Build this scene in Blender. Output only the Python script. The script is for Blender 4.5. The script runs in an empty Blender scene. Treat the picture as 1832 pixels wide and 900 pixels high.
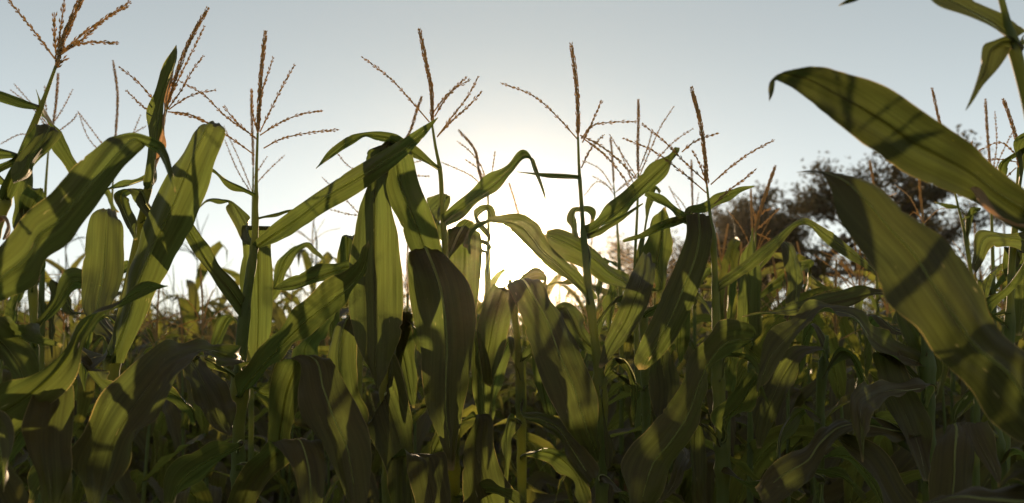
import bpy, math, random
import numpy as np
from mathutils import Vector

# ------------------------------------------------------------------ camera, light, exposure
SC = bpy.context.scene
COL = SC.collection
W0, H0, F0 = 1832.0, 900.0, 1586.0          # photograph size and focal length in its pixels
CAMH = 1.45
PITCH = math.atan((620 - 450) / F0)
CAM = np.array([0.0, 0.0, CAMH])
FW = np.array([0.0, math.cos(PITCH), math.sin(PITCH)])
RT = np.array([1.0, 0.0, 0.0])
UP = np.array([0.0, -math.sin(PITCH), math.cos(PITCH)])
def at(x, y, d):                              # a point seen at (x, y), d metres in front of the lens
    return CAM + d * (FW + (x - W0 / 2) / F0 * RT - (y - H0 / 2) / F0 * UP)

cd = bpy.data.cameras.new('camera')
cam = bpy.data.objects.new('camera', cd); COL.objects.link(cam)
cam.location = CAM
cam.rotation_euler = (math.radians(90) + PITCH, 0, 0)
cd.sensor_width = 36.0; cd.lens = F0 / W0 * 36.0
cd.clip_start = 0.05; cd.clip_end = 2000
cd.dof.use_dof = True; cd.dof.focus_distance = 1.45; cd.dof.aperture_fstop = 5.0
SC.camera = cam

SUN_DIR = at(905, 462, 1.0) - CAM; SUN_DIR /= np.linalg.norm(SUN_DIR)
SUN_EL = math.asin(SUN_DIR[2]); SUN_AZ = math.atan2(SUN_DIR[0], SUN_DIR[1])
sl = bpy.data.lights.new('sun', 'SUN'); sl.energy = 4.4; sl.angle = math.radians(0.55)
sl.color = (1.0, 0.70, 0.42)
so = bpy.data.objects.new('sun', sl); COL.objects.link(so)
so.rotation_euler = Vector((-SUN_DIR[0], -SUN_DIR[1], -SUN_DIR[2])).to_track_quat('-Z', 'Y').to_euler()
so.location = (0, 60, 30)

SKYLOW, SKYHIGH = 2.75, 1.42
w = bpy.data.worlds.new("World"); SC.world = w; w.use_nodes = True
nt = w.node_tree; nt.nodes.clear()
out = nt.nodes.new('ShaderNodeOutputWorld'); bg = nt.nodes.new('ShaderNodeBackground')
sky = nt.nodes.new('ShaderNodeTexSky'); sky.sky_type = 'NISHITA'; sky.sun_disc = False
sky.sun_elevation = SUN_EL; sky.sun_rotation = SUN_AZ
sky.air_density = 1.0; sky.dust_density = 1.0; sky.ozone_density = 1.6; sky.altitude = 100
hs = nt.nodes.new('ShaderNodeHueSaturation'); hs.inputs['Saturation'].default_value = 0.8
gm = nt.nodes.new('ShaderNodeGamma'); gm.inputs[1].default_value = 0.18      # even out the clear-sky gradient
nt.links.new(sky.outputs[0], gm.inputs[0]); tn = nt.nodes.new('ShaderNodeVectorMath'); tn.operation = 'MULTIPLY'; tn.inputs[1].default_value = (.90, 1.02, 1.06)
nt.links.new(gm.outputs[0], tn.inputs[0])
tz = nt.nodes.new('ShaderNodeTexCoord'); sz = nt.nodes.new('ShaderNodeSeparateXYZ'); nt.links.new(tz.outputs['Generated'], sz.inputs[0])
rz = nt.nodes.new('ShaderNodeMapRange'); rz.interpolation_type = 'SMOOTHSTEP'            # paler towards the horizon
rz.inputs[1].default_value = -.05; rz.inputs[2].default_value = .42; rz.inputs[3].default_value = SKYLOW; rz.inputs[4].default_value = SKYHIGH
nt.links.new(sz.outputs['Z'], rz.inputs[0])
ts = nt.nodes.new('ShaderNodeVectorMath'); ts.operation = 'SCALE'
nt.links.new(tn.outputs[0], ts.inputs[0]); nt.links.new(rz.outputs[0], ts.inputs['Scale']); nt.links.new(ts.outputs[0], hs.inputs['Color'])
# bright aureole of the low sun, fixed to the sun's direction in the sky
tc = nt.nodes.new('ShaderNodeTexCoord')
dt = nt.nodes.new('ShaderNodeVectorMath'); dt.operation = 'DOT_PRODUCT'
dt.inputs[1].default_value = tuple(SUN_DIR)
nt.links.new(tc.outputs['Generated'], dt.inputs[0])
def lobe(power, strength, col):
    mx = nt.nodes.new('ShaderNodeMath'); mx.operation = 'MAXIMUM'; mx.inputs[1].default_value = 0.0
    nt.links.new(dt.outputs['Value'], mx.inputs[0])
    pw = nt.nodes.new('ShaderNodeMath'); pw.operation = 'POWER'; pw.inputs[1].default_value = power
    nt.links.new(mx.outputs[0], pw.inputs[0])
    sc = nt.nodes.new('ShaderNodeVectorMath'); sc.operation = 'SCALE'
    sc.inputs[0].default_value = col
    ml = nt.nodes.new('ShaderNodeMath'); ml.operation = 'MULTIPLY'; ml.inputs[1].default_value = strength
    nt.links.new(pw.outputs[0], ml.inputs[0]); nt.links.new(ml.outputs[0], sc.inputs['Scale'])
    return sc.outputs[0]
acc = hs.outputs[0]
for p_, s_, c_ in ((9000, 600, (1, .9, .7)), (1500, 20, (1, .84, .55)), (700, 1.5, (1, .80, .50))):
    ad = nt.nodes.new('ShaderNodeVectorMath'); ad.operation = 'ADD'
    nt.links.new(acc, ad.inputs[0]); nt.links.new(lobe(p_, s_, c_), ad.inputs[1]); acc = ad.outputs[0]
nt.links.new(acc, bg.inputs['Color']); bg.inputs['Strength'].default_value = 0.15
nt.links.new(bg.outputs[0], out.inputs['Surface'])

vs = SC.view_settings
vs.view_transform = 'Standard'; vs.look = 'None'; vs.gamma = 1.0; vs.use_curve_mapping = False
vs.exposure = 0.95
HAZE = 0.00055

# ------------------------------------------------------------------ materials
def nodes(name):
    m = bpy.data.materials.new(name); m.use_nodes = True
    n = m.node_tree; n.nodes.clear()
    return m, n, n.nodes.new('ShaderNodeOutputMaterial')
def N(n, t, **kw):
    q = n.nodes.new(t)
    for k, v in kw.items(): setattr(q, k, v)
    return q
def mixcol(n, fac, a, b):
    q = N(n, 'ShaderNodeMix', data_type='RGBA')
    for s, v in ((0, fac), (6, a), (7, b)):
        if hasattr(v, 'is_output'): n.links.new(v, q.inputs[s])
        else: q.inputs[s].default_value = v
    return q.outputs[2]
def mrange(n, v, a, b, c=0.0, d=1.0):
    q = N(n, 'ShaderNodeMapRange'); n.links.new(v, q.inputs[0])
    q.inputs[1].default_value = a; q.inputs[2].default_value = b; q.inputs[3].default_value = c; q.inputs[4].default_value = d
    return q.outputs[0]
def math2(n, op, a, b=0.0):
    q = N(n, 'ShaderNodeMath', operation=op)
    for i, v in enumerate((a, b)):
        if hasattr(v, 'is_output'): n.links.new(v, q.inputs[i])
        else: q.inputs[i].default_value = v
    return q.outputs[0]

def leaf_material(name, refl, trans, dry=0.0, simple=False):
    m, n, o = nodes(name)
    uv = N(n, 'ShaderNodeUVMap', uv_map='uv')            # x: metres across, y: metres along, from the midrib
    sep = N(n, 'ShaderNodeSeparateXYZ'); n.links.new(uv.outputs[0], sep.inputs[0])
    rnd = N(n, 'ShaderNodeObjectInfo').outputs['Random']
    # fine parallel veins
    mp = N(n, 'ShaderNodeMapping'); mp.inputs['Scale'].default_value = (420, 7, 1); n.links.new(uv.outputs[0], mp.inputs[0])
    ofs = N(n, 'ShaderNodeCombineXYZ'); n.links.new(math2(n, 'MULTIPLY', rnd, 50.0), ofs.inputs[2])
    n.links.new(ofs.outputs[0], mp.inputs['Location'])
    vein = N(n, 'ShaderNodeTexNoise'); vein.inputs['Scale'].default_value = 1.0; vein.inputs['Detail'].default_value = 2.0
    n.links.new(mp.outputs[0], vein.inputs[0])
    mp2 = N(n, 'ShaderNodeMapping'); mp2.inputs['Scale'].default_value = (28, 9, 1); n.links.new(uv.outputs[0], mp2.inputs[0])
    n.links.new(ofs.outputs[0], mp2.inputs['Location'])
    blot = N(n, 'ShaderNodeTexNoise'); blot.inputs['Scale'].default_value = 1.0; blot.inputs['Detail'].default_value = 4.0
    n.links.new(mp2.outputs[0], blot.inputs[0])
    mpc = N(n, 'ShaderNodeMapping'); mpc.inputs['Scale'].default_value = (130, 3, 1); n.links.new(uv.outputs[0], mpc.inputs[0])
    n.links.new(ofs.outputs[0], mpc.inputs['Location'])
    vc = N(n, 'ShaderNodeTexNoise'); vc.inputs['Scale'].default_value = 1.0; vc.inputs['Detail'].default_value = 1.0
    n.links.new(mpc.outputs[0], vc.inputs[0])
    v = mrange(n, math2(n, 'MULTIPLY', math2(n, 'ADD', vein.outputs[0], vc.outputs[0]), .5), .36, .64); b = mrange(n, blot.outputs[0], .3, .7)
    dk = lambda c, k: (c[0] * k, c[1] * k, c[2] * k, 1)
    rc = mixcol(n, v, dk(refl, .72), dk(refl, 1.25)); rc = mixcol(n, math2(n, 'MULTIPLY', b, .5), rc, dk((refl[0] * 1.5, refl[1] * 1.25, refl[2]), 1))
    tcn = mixcol(n, v, dk(trans, .55), dk(trans, 1.32)); tcn = mixcol(n, math2(n, 'MULTIPLY', b, .45), tcn, dk((trans[0] * 1.35, trans[1] * 1.1, trans[2] * .9), 1))
    # scattered insect nicks and pale flecks, stretched along the veins
    mp3 = N(n, 'ShaderNodeMapping'); mp3.inputs['Scale'].default_value = (150, 32, 1); n.links.new(uv.outputs[0], mp3.inputs[0])
    n.links.new(ofs.outputs[0], mp3.inputs['Location'])
    fl = N(n, 'ShaderNodeTexNoise'); fl.inputs['Scale'].default_value = 1.0; fl.inputs['Detail'].default_value = 3.0
    n.links.new(mp3.outputs[0], fl.inputs[0])
    flk = mrange(n, fl.outputs[0], .73, .79)
    # dry brown margin, uneven, and tip
    edge = N(n, 'ShaderNodeUVMap', uv_map='edge'); se = N(n, 'ShaderNodeSeparateXYZ'); n.links.new(edge.outputs[0], se.inputs[0])
    em = math2(n, 'ADD', se.outputs[0], math2(n, 'MULTIPLY', blot.outputs[0], .10))
    em = mrange(n, em, 1.03, 1.06)
    tm = math2(n, 'ADD', se.outputs[1], math2(n, 'MULTIPLY', blot.outputs[0], .16)); tm = mrange(n, tm, 1.06, 1.10)
    em = math2(n, 'MAXIMUM', em, tm)
    rc = mixcol(n, math2(n, 'MULTIPLY', flk, .7), rc, (.32, .26, .12, 1)); tcn = mixcol(n, math2(n, 'MULTIPLY', flk, .6), tcn, (.75, .62, .25, 1))
    rc = mixcol(n, em, rc, (.30, .19, .08, 1)); tcn = mixcol(n, em, tcn, (.50, .38, .12, 1))
    p = N(n, 'ShaderNodeBsdfPrincipled'); n.links.new(rc, p.inputs['Base Color'])
    p.inputs['Roughness'].default_value = .55 if not dry else .8
    p.inputs['Specular IOR Level'].default_value = .26 if not dry else .15
    t = N(n, 'ShaderNodeBsdfTranslucent'); n.links.new(tcn, t.inputs['Color'])
    ms = N(n, 'ShaderNodeMixShader'); ms.inputs[0].default_value = .5
    n.links.new(p.outputs[0], ms.inputs[1]); n.links.new(t.outputs[0], ms.inputs[2])
    if not simple:
        bp = N(n, 'ShaderNodeBump'); bp.inputs['Strength'].default_value = .35; bp.inputs['Distance'].default_value = .0012
        n.links.new(vein.outputs[0], bp.inputs['Height']); n.links.new(bp.outputs[0], p.inputs['Normal'])
    n.links.new(ms.outputs[0], o.inputs['Surface'])
    return m

def plain(name, a, b, scale=40, rough=.6, trans=None, mixf=.4, bump=0.0, sc=(1, 1, 1)):
    m, n, o = nodes(name)
    tcn = N(n, 'ShaderNodeTexCoord'); mp = N(n, 'ShaderNodeMapping'); mp.inputs['Scale'].default_value = sc
    n.links.new(tcn.outputs['Object'], mp.inputs[0])
    ns = N(n, 'ShaderNodeTexNoise'); ns.inputs['Scale'].default_value = scale; ns.inputs['Detail'].default_value = 5
    n.links.new(mp.outputs[0], ns.inputs[0])
    c = mixcol(n, mrange(n, ns.outputs[0], .3, .7), (*a, 1), (*b, 1))
    p = N(n, 'ShaderNodeBsdfPrincipled'); n.links.new(c, p.inputs['Base Color']); p.inputs['Roughness'].default_value = rough
    p.inputs['Specular IOR Level'].default_value = .3
    if bump:
        bp = N(n, 'ShaderNodeBump'); bp.inputs['Strength'].default_value = .8; bp.inputs['Distance'].default_value = bump
        n.links.new(ns.outputs[0], bp.inputs['Height']); n.links.new(bp.outputs[0], p.inputs['Normal'])
    last = p
    if trans:
        t = N(n, 'ShaderNodeBsdfTranslucent'); t.inputs['Color'].default_value = (*trans, 1)
        last = N(n, 'ShaderNodeMixShader'); last.inputs[0].default_value = mixf
        n.links.new(p.outputs[0], last.inputs[1]); n.links.new(t.outputs[0], last.inputs[2])
    n.links.new(last.outputs[0], o.inputs['Surface'])
    return m
M = dict(
    leaf=leaf_material('corn_leaf', (.064, .041, .009), (.098, .138, .028)),
    leaf_shaded=leaf_material('shaded_leaf', (.058, .040, .010), (.046, .062, .013)),  # darker leaf copy: shade on the near right plant's blades put into the colour
    leaf_far=leaf_material('corn_leaf_far', (.062, .043, .010), (.16, .180, .030), simple=True),
    dry=leaf_material('dry_leaf', (.26, .17, .09), (.34, .20, .09), dry=1),
    rib=plain('midrib', (.10, .11, .04), (.15, .15, .06), 60, .45, (.75, .75, .36), .75),
    stalk=plain('stalk', (.07, .10, .03), (.12, .13, .05), 30, .62, (.40, .42, .10), .45, .0006, (8, 8, .6)),
    tassel=plain('tassel', (.17, .115, .045), (.36, .26, .12), 300, .75, (.75, .54, .24), .45),
    husk=plain('husk', (.12, .15, .05), (.22, .22, .09), 60, .55, (.35, .36, .12), .3, 0, (6, 6, .5)),
    soil=plain('soil', (.045, .030, .020), (.11, .075, .045), 3.0, .95, None, 0, .03),
    bark=plain('bark', (.05, .035, .025), (.12, .09, .06), 8, .9, None, 0, .01),
    treeleaf=plain('tree_leaf', (.028, .030, .010), (.055, .046, .016), 6, .7, (.08, .06, .015), .3),
)

# ------------------------------------------------------------------ mesh helpers
def meshobj(name, V, F, mat, parent=None, uv=None, edge=None, smooth=True):
    me = bpy.data.meshes.new(name)
    V = np.asarray(V, dtype=np.float32)
    me.from_pydata(V.tolist(), [], F)
    if smooth: me.polygons.foreach_set('use_smooth', [True] * len(me.polygons))
    if uv is not None:
        idx = np.zeros(len(me.loops), dtype=np.int32); me.loops.foreach_get('vertex_index', idx)
        for nm, arr in (('uv', uv), ('edge', edge)):
            l = me.uv_layers.new(name=nm); l.data.foreach_set('uv', np.asarray(arr, dtype=np.float32)[idx].ravel())
    me.materials.append(M[mat]); me.update()
    o = bpy.data.objects.new(name, me); COL.objects.link(o)
    if parent is not None: o.parent = parent
    return o

def thing(name, loc, label=None, cat=None, group=None):
    o = bpy.data.objects.new(name, None); COL.objects.link(o); o.location = loc
    o.empty_display_size = .05
    if label: o['label'] = label
    if cat: o['category'] = cat
    if group: o['group'] = group
    return o

def curve_pts(P, n, closed=False):
    """Catmull-Rom with chord-length knots through P, n samples per segment."""
    P = np.asarray(P, float); k = len(P)
    if k == 2:
        t = np.linspace(0, 1, n + 1)[:, None]; return P[0] * (1 - t) + P[1] * t
    h = np.maximum(np.linalg.norm(P[1:, :3] - P[:-1, :3], axis=1), 1e-5)
    s = (P[1:] - P[:-1]) / h[:, None]
    T = np.zeros_like(P)
    for i in range(1, k - 1): T[i] = (s[i - 1] * h[i] + s[i] * h[i - 1]) / (h[i] + h[i - 1])
    T[0] = s[0]; T[-1] = s[-1]
    out = []
    for i in range(k - 1):
        for j in range(n):
            t = j / n; t2, t3 = t * t, t * t * t
            out.append((2*t3 - 3*t2 + 1) * P[i] + (t3 - 2*t2 + t) * h[i] * T[i] + (-2*t3 + 3*t2) * P[i+1] + (t3 - t2) * h[i] * T[i+1])
    out.append(P[-1]); return np.array(out)

def nrm(v):
    return v / np.maximum(np.linalg.norm(v, axis=-1, keepdims=True), 1e-9)

def ribbon(L, R, rng, gut=.10, wave=.004, across=8, sign=1.0):
    """Leaf blade between edge curves L and R, guttered along the midrib, with wavy margins."""
    L = np.asarray(L); R = np.asarray(R); n = len(L)
    C = (L + R) / 2; Wd = np.linalg.norm(R - L, axis=1)
    T = nrm(np.gradient(C, axis=0)); S = R - L
    # keep a stable side direction where the blade closes to a point
    Nn = nrm(np.cross(T, nrm(S)))
    for i in range(1, n):
        if np.dot(Nn[i], Nn[i-1]) < -.3: Nn[i] = -Nn[i]
        if Wd[i] < 1e-3: Nn[i] = Nn[i-1]
    Nn *= sign
    s = np.concatenate([[0], np.cumsum(np.linalg.norm(C[1:] - C[:-1], axis=1))]); Ltot = max(s[-1], 1e-3)
    ph = rng.uniform(0, 6.28, 4); fr = rng.uniform(.045, .075)
    kx = [np.interp(np.arange(n), np.arange(0, n + 4, 2.3), rng.normal(0, .011, len(np.arange(0, n + 4, 2.3)))) for _ in (0, 1)]
    for q in (0, 1):
        for _ in range(rng.integers(0, 4)):
            kx[q][rng.integers(2, max(3, n - 2))] -= rng.uniform(.03, .10)
    V = []; uv = []; ed = []
    for i in range(n):
        wav = wave * min(1, Wd[i] / .04)
        for j in range(across + 1):
            u = j / across * 2 - 1
            a = abs(u)
            off = gut * Wd[i] * (1 - a ** 1.3) - gut * .3 * Wd[i] * a * a
            k = 0 if u < 0 else 2
            off += wav * a ** 2.2 * (math.sin(s[i] / fr * 6.28 / 1.6 + ph[k]) + .5 * math.sin(s[i] / fr * 6.28 * .9 + ph[k+1]))
            off += .0015 * math.sin(u * 9 + s[i] * 30 + ph[0]) * min(1, Wd[i] / .04)
            V.append(C[i] + S[i] * u / 2 * (1 + (kx[0][i] if u < 0 else kx[1][i]) * a ** 3) + Nn[i] * off)
            uv.append((u * Wd[i] / 2, s[i])); ed.append((a, s[i] / Ltot))
    F = []
    m = across + 1
    for i in range(n - 1):
        for j in range(across):
            a = i * m + j; F.append((a, a + 1, a + m + 1, a + m))
    rib = np.array([V[i * m + across // 2] for i in range(n)])
    return V, F, uv, ed, rib, Nn, Wd, s / Ltot

def add_midrib(rib, Nn, Wd, t, parent, mat='rib', r0=.0019, rng=None):
    n = len(rib); V = []; F = []; K = 6
    T = nrm(np.gradient(rib, axis=0)); B = nrm(np.cross(T, Nn))
    last = int(n * .93)
    for i in range(last):
        r = min(r0 * (1 - .85 * t[i]) + .0003, Wd[i] * .10 + .0003)
        for k in range(K):
            a = math.pi * (k / (K - 1))
            V.append(rib[i] + B[i] * r * math.cos(a) * 1.1 + Nn[i] * (r * .75 * math.sin(a)))
    for i in range(last - 1):
        for k in range(K - 1):
            a = i * K + k; F.append((a, a + 1, a + 1 + K, a + K))
    return meshobj('midrib', V, F, mat, parent)

def tube(P, R, K=8):
    """P, R sampled centres and radii -> verts, faces (closed ends)."""
    P = np.asarray(P); n = len(P); T = nrm(np.gradient(P, axis=0))
    ref = np.array([0.31, 0.9, 0.1]); A = nrm(np.cross(T, ref)); B = np.cross(T, A)
    V = []; F = []
    for i in range(n):
        for k in range(K):
            a = k / K * 2 * math.pi
            V.append(P[i] + R[i] * (A[i] * math.cos(a) + B[i] * math.sin(a)))
    for i in range(n - 1):
        for k in range(K):
            a = i * K + k; b = i * K + (k + 1) % K; F.append((a, b, b + K, a + K))
    F.append(tuple(range(K))[::-1]); F.append(tuple((n - 1) * K + k for k in range(K)))
    return V, F

def spikelets(P, R, rng, r_st, size, step, rows, bare=.1):
    """Tassel branch: thin rachis with pairs of small husky spikelets pressed along it."""
    V, F = tube(P, R, 5)
    seg = np.linalg.norm(P[1:] - P[:-1], axis=1); s = np.concatenate([[0], np.cumsum(seg)]); Lt = s[-1]
    T = nrm(np.gradient(P, axis=0))
    d = Lt * bare; q = rng.uniform(0, 6.28)
    while d < Lt - .001:
        x = np.array([np.interp(d, s, P[:, k]) for k in range(3)]); t = nrm(np.array([np.interp(d, s, T[:, k]) for k in range(3)]))
        A = nrm(np.cross(t, [0.3, .8, .5])); B = np.cross(t, A)
        f = d / Lt; taper = min(1, (1 - f) * 5 + .45)
        for r in range(rows):
            a = q + r * 2 * math.pi / rows + rng.uniform(-.3, .3); o = A * math.cos(a) + B * math.sin(a)
            ln = size * rng.uniform(.8, 1.15) * taper; wd = size * .165 * rng.uniform(.85, 1.2) * (.6 + .4 * taper)
            ax = nrm(t + o * rng.uniform(.04, .26)); c = x + o * (r_st + wd * .6); sd = nrm(np.cross(ax, o))
            b = len(V)
            V += [c, c + ax * ln * .45 + o * wd, c + ax * ln * .45 + sd * wd, c + ax * ln * .45 - o * wd * .6, c + ax * ln * .45 - sd * wd, c + ax * ln]
            for k in range(4):
                k2 = (k + 1) % 4; F += [(b, b + 1 + k2, b + 1 + k), (b + 5, b + 1 + k, b + 1 + k2)]
        q += 1.1; d += step * rng.uniform(.85, 1.15)
    return V, F

# ------------------------------------------------------------------ generic parts, local to the plant
def loc(V, o): return np.asarray(V) - np.asarray(o)

def blade(parent, L, R, rng, origin, mat='leaf', gut=.10, wave=.004, across=8, sign=1.0, rib=True, name='leaf'):
    V, F, uv, ed, rb, Nn, Wd, t = ribbon(L, R, rng, gut, wave, across, sign)
    o = meshobj(name, loc(V, origin), F, mat, parent, uv, ed)
    if rib: add_midrib(loc(rb, origin), Nn, Wd, t, o, 'rib' if mat != 'dry' else 'dry_rib')
    return o
M['dry_rib'] = plain('dry_rib', (.30, .22, .12), (.40, .30, .17), 60, .6, (.4, .3, .15), .25)

def make_tassel(parent, spike, branches, rng, origin, w=1.0):
    """spike / branches: lists of world points (base -> tip)"""
    P = curve_pts(spike, 8); n = len(P)
    V, F = spikelets(P, np.linspace(.0016, .0007, n) * w, rng, .0009 * w, .0084 * w, .0046, 4, .03)
    root = meshobj('tassel', *( [loc(V, origin)] + [F] ), 'tassel', parent, smooth=False)
    for b in branches:
        P = curve_pts(b, 8); n = len(P)
        V, F = spikelets(P, np.linspace(.0011, .0005, n) * w, rng, .0003 * w, .0074 * w, .0076, 2, .12)
        meshobj('tassel_branch', loc(V, origin), F, 'tassel', root, smooth=False)
    return root

def make_stalk(parent, P, R, rng, origin, nodes_z):
    """P control points top -> ground, R radii; nodes_z heights with swollen joints"""
    Q = curve_pts(np.column_stack([P, R]), 14); pts = Q[:, :3]; rad = np.maximum(Q[:, 3], .0012)
    # resample finely enough for the joints
    s = np.concatenate([[0], np.cumsum(np.linalg.norm(pts[1:] - pts[:-1], axis=1))])
    m = max(40, int(s[-1] / .012)); ss = np.linspace(0, s[-1], m)
    pp = np.column_stack([np.interp(ss, s, pts[:, k]) for k in range(3)]); rr = np.interp(ss, s, rad)
    for z in nodes_z:
        d = (pp[:, 2] - z); rr = rr * (1 + .28 * np.exp(-(d / .007) ** 2) + .14 * np.exp(-((d + .02) / .03) ** 2) * (d < 0))
    V, F = tube(pp, rr, 12)
    return meshobj('stalk', loc(V, origin), F, 'stalk', parent)

def arc_leaf(base, az, elev, length, width, rng, droop=2.2, twist=0.0, fold=None, n=26):
    """World edge curves of a leaf growing from base: rises, arches and droops, optionally broken over."""
    P = np.array(base, float); e = elev; a = az; ds = length / n; L = []; R = []
    for i in range(n + 1):
        t = i / n
        wd = width * (min(1, .32 + t * 3.2) if t < .25 else 1.0) * max(0.0, 1 - max(0, (t - .35) / .65) ** 1.9)
        hd = np.array([math.sin(a), math.cos(a), 0.0])
        T = hd * math.cos(e) + np.array([0, 0, 1.0]) * math.sin(e)
        S = np.array([hd[1], -hd[0], 0.0]); Nv = np.cross(S, T)
        tw = twist * t
        Sd = S * math.cos(tw) + Nv * math.sin(tw)
        L.append(P - Sd * wd / 2); R.append(P + Sd * wd / 2)
        P = P + T * ds
        e -= droop * ds / length * (0.25 + 1.5 * t)
        if fold is not None and fold <= t < fold + 2.5 / n: e -= 1.9 / 3.0
        a += rng.uniform(-.05, .05)
    return np.array(L), np.array(R)

def grow_plant(root, rng, H, detail=2, lean=(0, 0), leaf_from=.12, tassel=True, nleaf=None, az0=None, mat='leaf'):
    """A whole corn plant at root's origin. detail 2: every part its own mesh; 1: one mesh for the plant."""
    nl = nleaf or rng.integers(9, 12)
    az0 = rng.uniform(0, math.pi) if az0 is None else az0
    stalkP = [np.array([lean[0] * t * t, lean[1] * t * t, H * t]) for t in np.linspace(0, 1, 7)][::-1]
    rad = [.0030, .0045, .007, .0095, .011, .0125, .014]
    zs = [H * (leaf_from + (.90 - leaf_from) * (i / (nl - 1)) ** .95) for i in range(nl)]
    res = []
    if detail == 2: make_stalk(root, stalkP, rad, rng, (0, 0, 0), zs)
    else:
        V, F = tube(np.array(stalkP), np.array(rad), 4); res.append((np.array(V), F, None, None))
    for i, z in enumerate(zs):
        t = z / H; az = az0 + math.pi * (i % 2) + rng.uniform(-.5, .5)
        base = np.array([lean[0] * t * t, lean[1] * t * t, z])
        up = .5 < t
        ln = rng.uniform(.55, .78) * (1 if t < .75 else .72); wd = rng.uniform(.065, .09) * (1 if t < .8 else .8)
        isdry = t < .45 and rng.random() < .7
        el = rng.uniform(.75, 1.2) if not isdry else rng.uniform(-.3, .4)
        fold = rng.uniform(.35, .6) if rng.random() < .35 else None
        L, R = arc_leaf(base, az, el, ln, wd * (.6 if isdry else 1), rng, rng.uniform(1.3, 2.6) if not isdry else 2.2,
                        rng.uniform(-1.3, 1.3) if not isdry else rng.uniform(-4, 4), fold, 22 if detail == 2 else 7)
        if detail == 2:
            blade(root, L, R, rng, (0, 0, 0), 'dry' if isdry else mat, wave=.005, across=6, rib=True)
        else:
            V, F, uv, ed, *_ = ribbon(L, R, rng, .10, .004, 2); res.append((np.array(V), F, uv, ed))
    if tassel:
        top = np.array([lean[0], lean[1], H]); Ls = rng.uniform(.20, .28)
        spike = [top, top + [rng.uniform(-.01, .01), 0, Ls * .5], top + [rng.uniform(-.03, .03), rng.uniform(-.02, .02), Ls]]
        brs = []
        for k in range(rng.integers(5, 10)):
            a = rng.uniform(0, 6.28); b0 = top + np.array([0, 0, rng.uniform(-.03, .05)]); l = rng.uniform(.12, .22)
            e = rng.uniform(.25, 1.25); hd = np.array([math.sin(a), math.cos(a), 0])
            m1 = b0 + (hd * math.cos(e) + np.array([0, 0, 1]) * math.sin(e)) * l * .5
            m2 = m1 + (hd * math.cos(e - .35) + np.array([0, 0, 1]) * math.sin(e - .35)) * l * .5
            brs.append([b0, m1, m2])
        if detail == 2: make_tassel(root, spike, brs, rng, (0, 0, 0))
        else:
            for q, r in [(spike, .0042)] + [(b, .0022) for b in brs]:
                V, F = tube(np.array(q), np.array([r, r, r * .5]), 3); res.append((np.array(V), F, None, None))
    return res

def merge(res):
    V = []; F = []; uv = []; ed = []; k = 0
    for v, f, u, e in res:
        V.append(v); F += [tuple(i + k for i in q) for q in f]; k += len(v)
        uv.append(np.array(u) if u is not None else np.tile([[.01, .2]], (len(v), 1)))
        ed.append(np.array(e) if e is not None else np.tile([[.2, .2]], (len(v), 1)))
    return np.vstack(V), F, np.vstack(uv), np.vstack(ed)

def copy_tree(o, parent=None):
    c = o.copy(); COL.objects.link(c)
    if parent is not None: c.parent = parent
    for ch in list(o.children): copy_tree(ch, c)
    return c

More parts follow.
